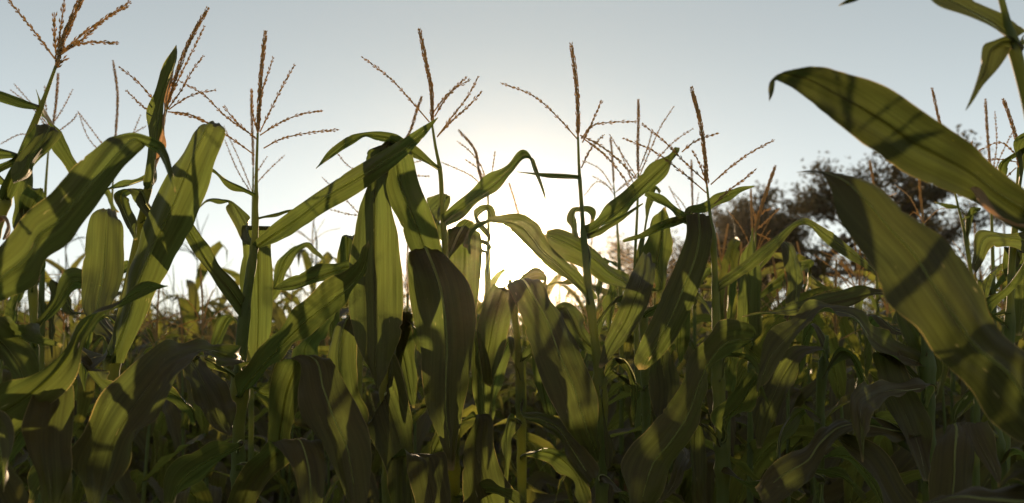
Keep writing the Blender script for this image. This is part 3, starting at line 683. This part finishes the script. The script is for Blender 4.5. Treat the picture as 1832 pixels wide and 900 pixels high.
hero_plant('tall corn plant before the trees, a broad folded leaf hanging from its left side',
  [(1265,335,1.45,2.3),(1271,390,1.45,3.2),(1276,440,1.45,4.5),(1280,520,1.45,6.5),(1282,600,1.45,9.5),(1286,700,1.45,11),(1292,800,1.45,11.5),(1293,910,1.45,12)],
  sp(1.45,(1261,280),(1252,215),(1237,157)),
  [br(1.45,(1272,330),(1300,305),(1340,275),(1386,250),spread=.04), br(1.45,(1278,365),(1305,340),(1330,322),(1353,302),spread=-.04),
   br(1.45,(1264,345),(1220,308),(1165,268),(1114,247),spread=.04), br(1.45,(1263,325),(1225,290),(1185,250),(1148,221),spread=-.04),
   br(1.45,(1220,272),(1240,255),(1285,238)), br(1.45,(1263,322),(1250,290),(1238,268),spread=.03)],
  [([(1270,425,1276,430),(1250,400,1256,405),(1240,392,1268,389),(1231,383,1268,386),(1227,420,1274,420),(1212,468,1268,465),(1188,520,1253,510),(1166,570,1233,562),(1143,620,1202,615),(1135,650,1172,648),(1142,662,1156,661)],(1.45,1.43,1.4,1.38),.01,{'wave':.0012}),
   ([(1262,400,1262,412),(1228,380,1227,398),(1187,352,1191,373),(1156,341,1153,350)],(1.45,1.5),.02),
   ([(1232,383,1234,400),(1200,389,1201,405),(1160,410,1166,421),(1113,430,1116,434)],(1.44,1.55),.02),
   ([(1240,400,1250,405),(1228,378,1238,386),(1270,355,1275,376),(1310,337,1313,351),(1349,332,1350,334)],(1.44,1.5),.02),
   ([(1284,523,1284,503),(1333,490,1327,470),(1387,447,1384,424),(1431,403,1427,394),(1445,404,1443,390),(1468,425,1477,409),(1500,452,1502,426),(1545,477,1546,462),(1592,513,1594,509)],(1.45,1.38,1.4),.01,{'wave':.001}),
   ([(1284,640,1288,640),(1346,598,1336,614),(1350,588,1330,622),(1326,577,1312,629),(1287,577,1291,647),(1255,618,1265,678),(1225,663,1262,716),(1200,722,1250,757),(1165,765,1226,802),(1122,808,1197,852),(1117,855,1172,905),(1125,940,1150,950)],(1.45,1.4,1.35,1.3,1.24,1.18),.04),
   ([(1290,775,1298,785),(1275,748,1312,750),(1300,710,1346,730),(1326,683,1356,700),(1348,662,1361,672)],(1.42,1.32),.03),
   ([(1290,680,1294,675),(1300,632,1300,638),(1335,634,1333,642),(1353,648,1347,655),(1361,672,1355,676),(1368,700,1363,704),(1378,727,1377,728)],(1.42,1.3),.01,{'rib':False}),
   ([(1282,590,1286,585),(1230,520,1242,522),(1212,560,1235,570),(1205,600,1232,610),(1215,650,1218,650)],(1.5,1.6),.02),
   ([(1284,700,1288,690),(1300,600,1330,600),(1296,640,1322,650),(1290,700,1310,700)],(1.5,1.6),.02),
   ([(1290,800,1294,790),(1240,760,1256,765),(1232,800,1262,820),(1240,880,1262,880),(1250,940,1252,940)],(1.45,1.35),.03),
   ([(1292,840,1297,830),(1330,860,1345,885),(1400,850,1400,875),(1440,880,1430,895)],(1.45,1.25),.05),
  ], seed=19, tw=1.1)
hero_plant('corn plant behind the folded-leaf plant, its dark straight tassel spike against the small tree',
  [(1240,420,2.5,2.4),(1242,520,2.5,5),(1244,900,2.5,8)],
  sp(2.5,(1239,370),(1238,325),(1237,285)),
  [br(2.5,(1240,420),(1220,380),(1196,332)), br(2.5,(1240,420),(1225,370),(1200,340)), br(2.5,(1240,400),(1246,370),(1250,345))],
  [([(1243,540,1247,535),(1220,480,1232,490),(1200,520,1215,530),(1205,590,1206,590)],(2.5,2.4),.04),
   ([(1243,520,1247,515),(1265,480,1275,490),(1290,530,1285,540),(1295,590,1296,590)],(2.5,2.6),.04)], seed=20)
hero_plant('corn plant with a withered pinkish tassel in front of the large dark tree',
  [(1352,415,2.0,2.6),(1348,480,2.0,4.5),(1345,600,2.0,7.5),(1342,910,2.0,9)],
  sp(2.0,(1358,385),(1372,340),(1387,297)),
  [br(2.0,(1352,415),(1365,380),(1380,373)), br(2.0,(1352,410),(1350,385),(1345,370)), br(2.0,(1353,412),(1372,395),(1395,372),spread=.05), br(2.0,(1354,418),(1370,425),(1380,432))],
  [([(1344,610,1350,610),(1325,600,1357,600),(1320,545,1362,540),(1321,500,1361,492),(1328,455,1353,455),(1340,430,1349,430),(1345,408,1347,408)],1.88,.02),
   ([(1348,500,1352,495),(1380,440,1388,448),(1395,436,1412,434),(1404,470,1432,468),(1408,510,1436,502),(1409,548,1432,542),(1415,580,1422,580)],(2.0,1.85,1.8),.02),
   ([(1348,540,1352,535),(1385,500,1395,515),(1430,470,1445,480),(1452,465,1448,490),(1440,520,1436,515)],(2.0,2.1),.02),
   ([(1346,560,1350,550),(1310,490,1320,500),(1300,540,1312,550),(1305,600,1306,600)],(2.0,2.1),.03)], seed=21, tw=1.2)

# 10: right side, mid distance
hero_plant('corn plant right of the trees gap with grey-sheened drooping leaves in the lower right',
  [(1652,470,1.42,4),(1656,560,1.42,8),(1660,680,1.42,10),(1662,800,1.42,11),(1664,910,1.42,11.5)], None, (),
  [([(1650,590,1652,570),(1600,535,1600,520),(1576,529,1572,515),(1530,544,1532,515),(1480,557,1482,524),(1420,563,1422,543),(1378,562,1380,554),(1328,567,1328,566)],(1.42,1.38),.02),
   ([(1655,660,1660,640),(1590,640,1590,600),(1562,620,1568,585),(1530,575,1537,556),(1502,562,1500,545),(1466,562,1455,543),(1430,598,1412,570),(1400,642,1372,604),(1371,680,1358,642),(1356,702,1353,700)],(1.42,1.34,1.26,1.22),.05),
   ([(1658,730,1662,715),(1665,695,1665,686),(1620,706,1612,683),(1592,713,1570,684),(1572,730,1543,690),(1559,747,1523,706),(1550,782,1525,752),(1545,827,1542,826)],(1.42,1.25,1.12),.05),
   ([(1655,700,1660,690),(1560,634,1606,632),(1563,672,1623,672),(1585,722,1651,722),(1620,790,1666,790),(1652,860,1670,860)],(1.42,1.34),.02,{'free':1}),
   ([(1653,560,1655,550),(1572,470,1592,480),(1590,530,1640,560),(1620,612,1680,632),(1642,672,1676,682),(1652,708,1660,710)],(1.45,1.5),.02,{'free':1}),
   ([(1656,780,1662,790),(1600,785,1600,770),(1530,772,1528,756),(1496,787,1500,750),(1470,822,1468,767),(1446,862,1440,796),(1412,885,1386,826),(1370,915,1350,870)],(1.4,1.25,1.15),.05),
   ([(1658,860,1664,870),(1600,780,1620,770),(1530,745,1550,760),(1497,782,1505,770),(1542,832,1572,802),(1582,905,1622,872),(1622,965,1662,935)],(1.4,1.25),.04),
   ([(1656,600,1660,610),(1600,600,1610,590),(1560,560,1575,580),(1545,620,1560,620),(1550,680,1552,680)],(1.5,1.65),.03),
   ([(1658,640,1663,630),(1690,580,1700,600),(1730,620,1720,640),(1740,700,1730,700)],(1.42,1.5),.03),
  ], seed=22)
hero_plant('corn plant in shade at lower right centre, one leaf edge catching the light',
  [(1480,600,1.6,4),(1470,680,1.6,8),(1466,800,1.6,10),(1464,910,1.6,10)], None, (),
  [([(1478,650,1482,640),(1474,627,1468,620),(1442,640,1420,622),(1424,672,1384,660),(1412,702,1360,702),(1386,752,1348,742),(1362,802,1354,802)],(1.6,1.45),.03),
   ([(1472,680,1476,670),(1500,620,1520,640),(1540,650,1535,680),(1550,730,1548,732)],(1.6,1.7),.03),
   ([(1468,760,1472,750),(1430,730,1440,745),(1400,760,1405,790),(1390,840,1392,842)],(1.6,1.5),.03),
   ([(1468,820,1472,810),(1520,800,1525,830),(1570,850,1555,870),(1590,920,1585,925)],(1.6,1.5),.03),
   ([(1476,640,1480,630),(1450,580,1462,585),(1432,610,1446,625),(1430,670,1432,672)],(1.62,1.8),.03),
   ([(1468,860,1470,850),(1432,838,1436,848),(1470,836,1470,846),(1520,850,1515,862),(1550,890,1545,897)],(1.4,1.2),.03),
  ], seed=23)

# 11: near plant at right, cut by the frame
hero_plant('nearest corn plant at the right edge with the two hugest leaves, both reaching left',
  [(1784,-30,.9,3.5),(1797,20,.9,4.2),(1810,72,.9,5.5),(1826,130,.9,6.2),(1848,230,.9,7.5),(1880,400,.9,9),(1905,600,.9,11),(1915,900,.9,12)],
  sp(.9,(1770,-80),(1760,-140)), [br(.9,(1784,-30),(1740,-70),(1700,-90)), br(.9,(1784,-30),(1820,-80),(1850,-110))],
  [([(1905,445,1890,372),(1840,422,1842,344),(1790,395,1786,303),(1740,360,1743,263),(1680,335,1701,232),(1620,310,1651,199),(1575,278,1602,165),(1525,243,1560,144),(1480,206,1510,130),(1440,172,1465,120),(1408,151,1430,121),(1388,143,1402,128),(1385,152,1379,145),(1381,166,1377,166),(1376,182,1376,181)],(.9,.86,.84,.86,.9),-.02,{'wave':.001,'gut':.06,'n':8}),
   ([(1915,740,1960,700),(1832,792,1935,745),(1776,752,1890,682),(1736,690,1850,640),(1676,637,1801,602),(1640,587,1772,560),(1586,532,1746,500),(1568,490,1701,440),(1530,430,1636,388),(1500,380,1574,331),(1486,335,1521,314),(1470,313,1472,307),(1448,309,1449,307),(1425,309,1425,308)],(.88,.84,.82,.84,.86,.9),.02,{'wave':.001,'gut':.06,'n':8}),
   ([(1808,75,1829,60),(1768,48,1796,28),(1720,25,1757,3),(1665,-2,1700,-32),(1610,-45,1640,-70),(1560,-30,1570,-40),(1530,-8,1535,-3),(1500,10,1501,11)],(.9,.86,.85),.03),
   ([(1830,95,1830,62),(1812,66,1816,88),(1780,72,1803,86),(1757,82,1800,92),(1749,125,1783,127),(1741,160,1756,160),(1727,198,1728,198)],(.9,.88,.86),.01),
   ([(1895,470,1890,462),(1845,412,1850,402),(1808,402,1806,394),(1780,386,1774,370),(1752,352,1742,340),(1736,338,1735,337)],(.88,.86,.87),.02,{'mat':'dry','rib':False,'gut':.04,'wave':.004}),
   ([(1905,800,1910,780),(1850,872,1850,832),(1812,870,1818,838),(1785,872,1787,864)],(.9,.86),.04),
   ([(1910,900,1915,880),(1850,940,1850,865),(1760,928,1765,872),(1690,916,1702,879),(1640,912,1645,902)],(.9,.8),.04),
  ], seed=24, extra_low=3, tw=1.2, lmat='leaf_shaded')
hero_plant('corn plant low at the lower right corner with a folded square-shouldered leaf',
  [(1770,640,1.25,4),(1778,740,1.25,8),(1785,820,1.25,9.5),(1788,910,1.25,10)], None, (),
  [([(1778,790,1784,780),(1700,762,1722,756),(1686,775,1736,772),(1668,815,1742,815),(1663,870,1742,872),(1670,940,1720,940)],(1.25,1.15,1.1),.0),
   ([(1780,790,1784,770),(1716,756,1767,757),(1732,790,1779,790),(1761,830,1790,832),(1786,867,1790,867)],(1.22,1.1),.0),
   ([(1784,840,1788,830),(1810,800,1830,815),(1850,840,1840,860),(1870,900,1860,905)],(1.25,1.2),.03),
   ([(1774,700,1778,690),(1740,690,1745,705),(1715,720,1720,735),(1705,760,1706,762)],(1.25,1.3),.03)], seed=25)
hero_plant('corn plant at the right edge behind the hugest leaves, with a squared dark folded leaf',
  [(1822,300,1.6,3),(1818,380,1.6,5),(1810,480,1.6,7),(1806,600,1.6,9),(1800,760,1.6,10),(1798,910,1.6,10)],
  sp(1.6,(1820,260),(1810,220),(1795,178)),
  [br(1.6,(1820,290),(1790,285),(1745,288),spread=.05), br(1.6,(1822,280),(1790,255),(1750,270)), br(1.6,(1822,290),(1835,240),(1850,200)), br(1.6,(1818,300),(1780,330),(1740,300),spread=.1)],
  [([(1818,450,1822,440),(1845,458,1850,421),(1800,440,1812,416),(1776,441,1750,414),(1761,462,1742,450),(1746,489,1737,477)],(1.6,1.52),.02),
   ([(1808,590,1812,580),(1762,541,1772,557),(1800,510,1807,526),(1842,453,1848,476)],(1.6,1.5),.02),
   ([(1808,560,1810,555),(1757,560,1768,560),(1757,530,1767,530),(1763,500,1776,500),(1779,478,1785,488),(1797,470,1798,481)],(1.6,1.7),.02),
   ([(1812,480,1818,478),(1795,440,1832,440),(1800,480,1850,480),(1808,540,1845,540),(1815,600,1830,600)],(1.62,1.66),.02,{'free':1}),
   ([(1820,340,1824,330),(1822,300,1832,300),(1818,250,1850,255),(1850,235,1870,240)],(1.55,1.5),.03),
   ([(1820,390,1824,385),(1790,290,1800,298),(1810,275,1815,285),(1850,255,1850,260)],(1.6,1.5),.02)], seed=26)
hero_plant('slender corn plant between the two hugest leaves, a bare stem rising to a tall tassel',
  [(1700,310,2.0,2.4),(1712,360,2.0,3),(1730,440,2.0,4.2),(1742,540,2.0,7),(1748,910,2.0,9)],
  sp(2.0,(1690,260),(1680,215),(1667,156)),
  [br(2.0,(1700,310),(1675,300),(1650,250),spread=.1), br(2.0,(1703,315),(1730,290),(1740,250))],
  [([(1730,430,1734,440),(1716,369,1718,376),(1700,366,1700,373),(1672,361,1673,363)],(2.0,2.05),.01),
   ([(1728,420,1731,430),(1740,370,1748,378),(1755,372,1750,380),(1720,392,1722,394)],(2.0,1.95),.01)], seed=27)
hero_plant('corn plant behind the right edge group showing two parallel upright tassel spikes',
  [(1772,330,2.1,2.4),(1775,420,2.1,4.5),(1778,560,2.1,7),(1780,910,2.1,9)],
  sp(2.1,(1770,280),(1766,230),(1763,177)),
  [br(2.1,(1774,320),(1783,260),(1780,200)), br(2.1,(1774,325),(1790,280),(1812,235)), br(2.1,(1772,330),(1740,320),(1700,335),spread=.1)],
  [([(1776,520,1780,515),(1800,490,1810,500),(1830,540,1820,550)],(2.1,2.0),.03),
   ([(1776,540,1780,530),(1750,500,1760,510),(1740,550,1750,560),(1745,600,1746,602)],(2.1,2.2),.03)], seed=28)
hero_plant('corn plant before the drooping-branched tree, a reddish tassel spike below the upper huge leaf',
  [(1652,400,2.2,2.4),(1654,470,2.2,4),(1656,600,2.2,7),(1658,910,2.2,9)],
  sp(2.2,(1649,370),(1646,345),(1645,305)),
  [br(2.2,(1652,395),(1635,380),(1620,395)), br(2.2,(1652,400),(1680,375),(1700,373),spread=.1), br(2.2,(1652,400),(1625,350),(1600,330),spread=.1)],
  [([(1655,560,1659,555),(1620,520,1632,530),(1600,560,1615,570),(1605,620,1606,620)],(2.2,2.1),.03)], seed=29)
hero_plant('thin corn plant with a whip-like tassel in front of the large dark tree',
  [(1566,380,2.4,2.4),(1568,470,2.4,4),(1570,620,2.4,7),(1570,910,2.4,8)],
  sp(2.4,(1564,340),(1560,310),(1556,288)),
  [br(2.4,(1566,375),(1550,350),(1530,345)), br(2.4,(1566,380),(1585,355),(1605,345))],
  [([(1569,560,1573,555),(1540,510,1552,520),(1525,550,1540,560),(1530,600,1531,600)],(2.4,2.3),.03),
   ([(1569,540,1573,535),(1600,500,1605,515),(1620,540,1612,550)],(2.4,2.5),.03)], seed=30)

# ------------------------------------------------------------------ the field behind
field = []
rngf = np.random.default_rng(5)
for row in range(0, 110):
    y = 2.55 + row * .62
    half = .68 * y + .9
    x = -half + rngf.uniform(0, .2)
    while x < half:
        px, py = x + rngf.normal(0, .035), y + rngf.normal(0, .09)
        if not (abs(px + .005 * py) < .13 and py < 9): field.append((px, py))
        x += (.23 if y < 12 else .27) * rngf.uniform(.75, 1.35) * (.95 if y < 3.4 else .9 if y < 5 else 1)
    if y > 62: break
field += [(.42, 2.55), (.62, 2.75), (.86, 2.6), (1.1, 2.7), (.55, 3.0), (.8, 3.1), (.3, 2.9), (1.35, 2.8), (.50, 2.15), (.66, 2.3), (.58, 1.95), (.78, 2.05)]
TALL = [(-2.25, 4.6), (-1.75, 4.9), (-1.2, 5.2), (-2.7, 5.5), (-.98, 4.4), (-2.0, 6.2), (-1.5, 6.5), (1.2, 5.0)]
field += TALL
field.sort(key=lambda p: math.hypot(*p))
NEAR, MID = 100, 262
protos = []
for k in range(7):
    rg = np.random.default_rng(100 + k)
    o = thing('corn_plant', (0, 0, 0), 'green corn plant', 'corn plant', 'corn plants in the rows behind the front plants')
    grow_plant(o, rg, rg.uniform(1.62, 1.80), 2, (rg.uniform(-.08, .08), rg.uniform(-.06, .06)), mat='leaf_far')
    protos.append(o)
single = []; soup = []
for k in range(8):
    rg = np.random.default_rng(200 + k)
    V, F, uv, ed = merge(grow_plant(None, rg, rg.uniform(1.62, 1.82), 1, (rg.uniform(-.1, .1), rg.uniform(-.06, .06))))
    soup.append((V, F, uv, ed))
used = [False] * len(protos)
base1 = None
labels = {
 'near': 'corn plant standing in shade in the first rows behind the large front plants',
 'mid': 'small distant corn plant in the leafy rows seen through the gaps',
}
rest = []
for i, (x, y) in enumerate(field):
    if i < NEAR:
        k = i % len(protos)
        if not used[k]: o = protos[k]; used[k] = True
        else: o = copy_tree(protos[k])
        o['label'] = labels['near']
    elif i < MID:
        k = i % len(soup)
        if len(single) <= k:
            V, F, uv, ed = soup[k]; o = meshobj('corn_plant', V, F, 'leaf_far', None, uv, ed); single.append(o)
        else: o = single[k].copy(); COL.objects.link(o)
        o['label'] = labels['mid']; o['category'] = 'corn plant'; o['group'] = 'distant corn plants beyond the first rows'
    else:
        rest.append((x, y)); continue
    s = (rngf.uniform(.86, 1.02) if y < 4.5 else rngf.uniform(.80, 1.12)) * (.96 if y < 4.5 else 1.02) * (.93 if x < .1 and y < 9 else 1.0) * (.92 if y < 2.45 else 1.0)
    if (x, y) in TALL: s = 1.09
    o.location = (x, y, 0); o.rotation_euler = (0, 0, rngf.uniform(0, 6.28)); o.scale = (s, s, s)
# everything farther: one mass
Vs = []; Fs = []; us = []; es = []; k0 = 0
for (x, y) in rest:
    V, F, uv, ed = soup[rngf.integers(len(soup))]
    a = rngf.uniform(0, 6.28); c, s_ = math.cos(a), math.sin(a); sc = rngf.uniform(.9, 1.08)
    R = np.array([[c, -s_, 0], [s_, c, 0], [0, 0, 1]])
    Vs.append((V * sc) @ R.T + [x, y, 0]); Fs.append(np.array([q if len(q) == 4 else tuple(q) + (q[-1],) for q in F if len(q) in (3, 4)]) + k0); us.append(uv); es.append(ed); k0 += len(V)
Vs = np.vstack(Vs); Fs = np.vstack(Fs)
Fl = [tuple(int(v) for v in q) if q[2] != q[3] else (int(q[0]), int(q[1]), int(q[2])) for q in Fs]
fo = meshobj('far_corn', Vs, Fl, 'leaf_far', None, np.vstack(us), np.vstack(es)); fo['kind'] = 'stuff'

# ------------------------------------------------------------------ ground
def ground_z(x, y): return -.02 + .02 * math.sin(x * 2.1 + y * .3) * math.cos(y * 1.3)
xs = np.concatenate([np.linspace(-150, -6, 25), np.linspace(-5.6, 5.6, 70), np.linspace(6, 150, 25)])
ys = np.concatenate([np.linspace(-60, -2, 14), np.linspace(-1.6, 12, 90), np.linspace(13, 150, 40)])
V = [(x, y, ground_z(x, y)) for y in ys for x in xs]; nx = len(xs)
F = [(j * nx + i, j * nx + i + 1, (j + 1) * nx + i + 1, (j + 1) * nx + i) for j in range(len(ys) - 1) for i in range(nx - 1)]
g = meshobj('ground', V, F, 'soil'); g['kind'] = 'structure'

# ------------------------------------------------------------------ trees beyond the field
def tree(label, x, y, H, spread, seed, low=.25, droop=0.0, leaves=9000, leaf=.09, name='tree'):
    rg = np.random.default_rng(seed)
    root = thing(name, (x, y, 0), label, 'tree')
    TV = []; TF = []; k = [0]; tips = []
    def limb(p, d, L, r, depth):
        n = 6; pts = [p]; q = p.copy(); dd = d.copy()
        for i in range(n):
            dd = nrm(dd + rg.normal(0, .13, 3) + np.array([0, 0, .04 - droop * .12 * (depth > 0)])); q = q + dd * L / n; pts.append(q.copy())
        v, f = tube(np.array(pts), np.linspace(r, r * .55, n + 1), 6)
        TV.extend(v); TF.extend([tuple(a + k[0] for a in g_) for g_ in f]); k[0] += len(v)
        if depth >= 2:
            for a in pts[1:]: tips.append((a, dd.copy(), depth))
        if depth < 4:
            for _ in range(rg.integers(3, 5) if depth else 7):
                t = rg.uniform(.3 if depth else low, 1.0); b = pts[int(t * n)]
                az = rg.uniform(0, 6.28); side = np.array([math.cos(az), math.sin(az), rg.uniform(-.1, .7)])
                nd = nrm(dd * (.45 if depth else .1) + side * spread)
                limb(b, nd, L * rg.uniform(.42, .68), r * .5, depth + 1)
    limb(np.array([0., 0, -.1]), np.array([rg.uniform(-.08, .08), 0, 1.0]), H * .62, H * .018, 0)
    zt = max(t[0][2] for t in tips); s = (H * .97) / zt
    TV = [np.array(v) * s for v in TV]; tips = [(a * s, b, c) for a, b, c in tips]
    meshobj('trunk', TV, TF, 'bark', root)
    LV = []; LF = []
    for i in range(leaves):
        a, d, dep = tips[rg.integers(len(tips))]
        c = a + rg.normal(0, .16 * H / 8, 3) + d * rg.uniform(-.1, .3)
        n = nrm(rg.normal(0, 1, 3)); u = nrm(np.cross(n, rg.normal(0, 1, 3))); w_ = np.cross(n, u)
        l = leaf * rg.uniform(.6, 1.4); b = len(LV)
        LV += [c - u * l, c + w_ * l * .45, c + u * l, c - w_ * l * .45 + n * l * .1]; LF.append((b, b + 1, b + 2, b + 3))
    meshobj('crown', LV, LF, 'treeleaf', root, smooth=False)
    return root
def gx(px, y): return (px - 916) / F0 * y
tree('largest dark broadleaf tree beyond the corn, right of centre', gx(1432, 30), 30, 7.9, 1.0, 31, leaves=30000, leaf=.085)
tree('dark round tree joined to the left of the largest tree', gx(1318, 32), 32, 6.7, 1.0, 32, leaves=20000, leaf=.085)
tree('airy tree with long sweeping branches right of the largest tree', gx(1600, 33), 33, 7.2, 1.3, 35, droop=.6, leaves=14000, leaf=.08)
tree('small pale tree washed out by the glare right of the sun', gx(1215, 40), 40, 7.2, 1.1, 34, leaves=8000, leaf=.09)
tree('low pale bushy tree nearest the sun, left of the other trees', gx(1150, 42), 42, 5.6, 1.1, 38, leaves=7000, leaf=.09)

# ------------------------------------------------------------------ sunlit summer air
if HAZE > 0:
    X0, X1, Y0, Y1, Z0, Z1 = -152, 152, -62, 152, -1.2, 9.2
    V = [(x, y, z) for z in (Z0, Z1) for y in (Y0, Y1) for x in (X0, X1)]
    F = [(0, 2, 3, 1), (4, 5, 7, 6), (0, 1, 5, 4), (2, 6, 7, 3), (0, 4, 6, 2), (1, 3, 7, 5)]
    m, n, o = nodes('haze'); pv = n.nodes.new('ShaderNodeVolumePrincipled')
    pv.inputs['Color'].default_value = (.97, .84, .66, 1); pv.inputs['Density'].default_value = HAZE
    pv.inputs['Anisotropy'].default_value = .97
    n.links.new(pv.outputs[0], o.inputs['Volume']); M['haze'] = m
    h = meshobj('haze', V, F, 'haze', smooth=False); h['kind'] = 'stuff'
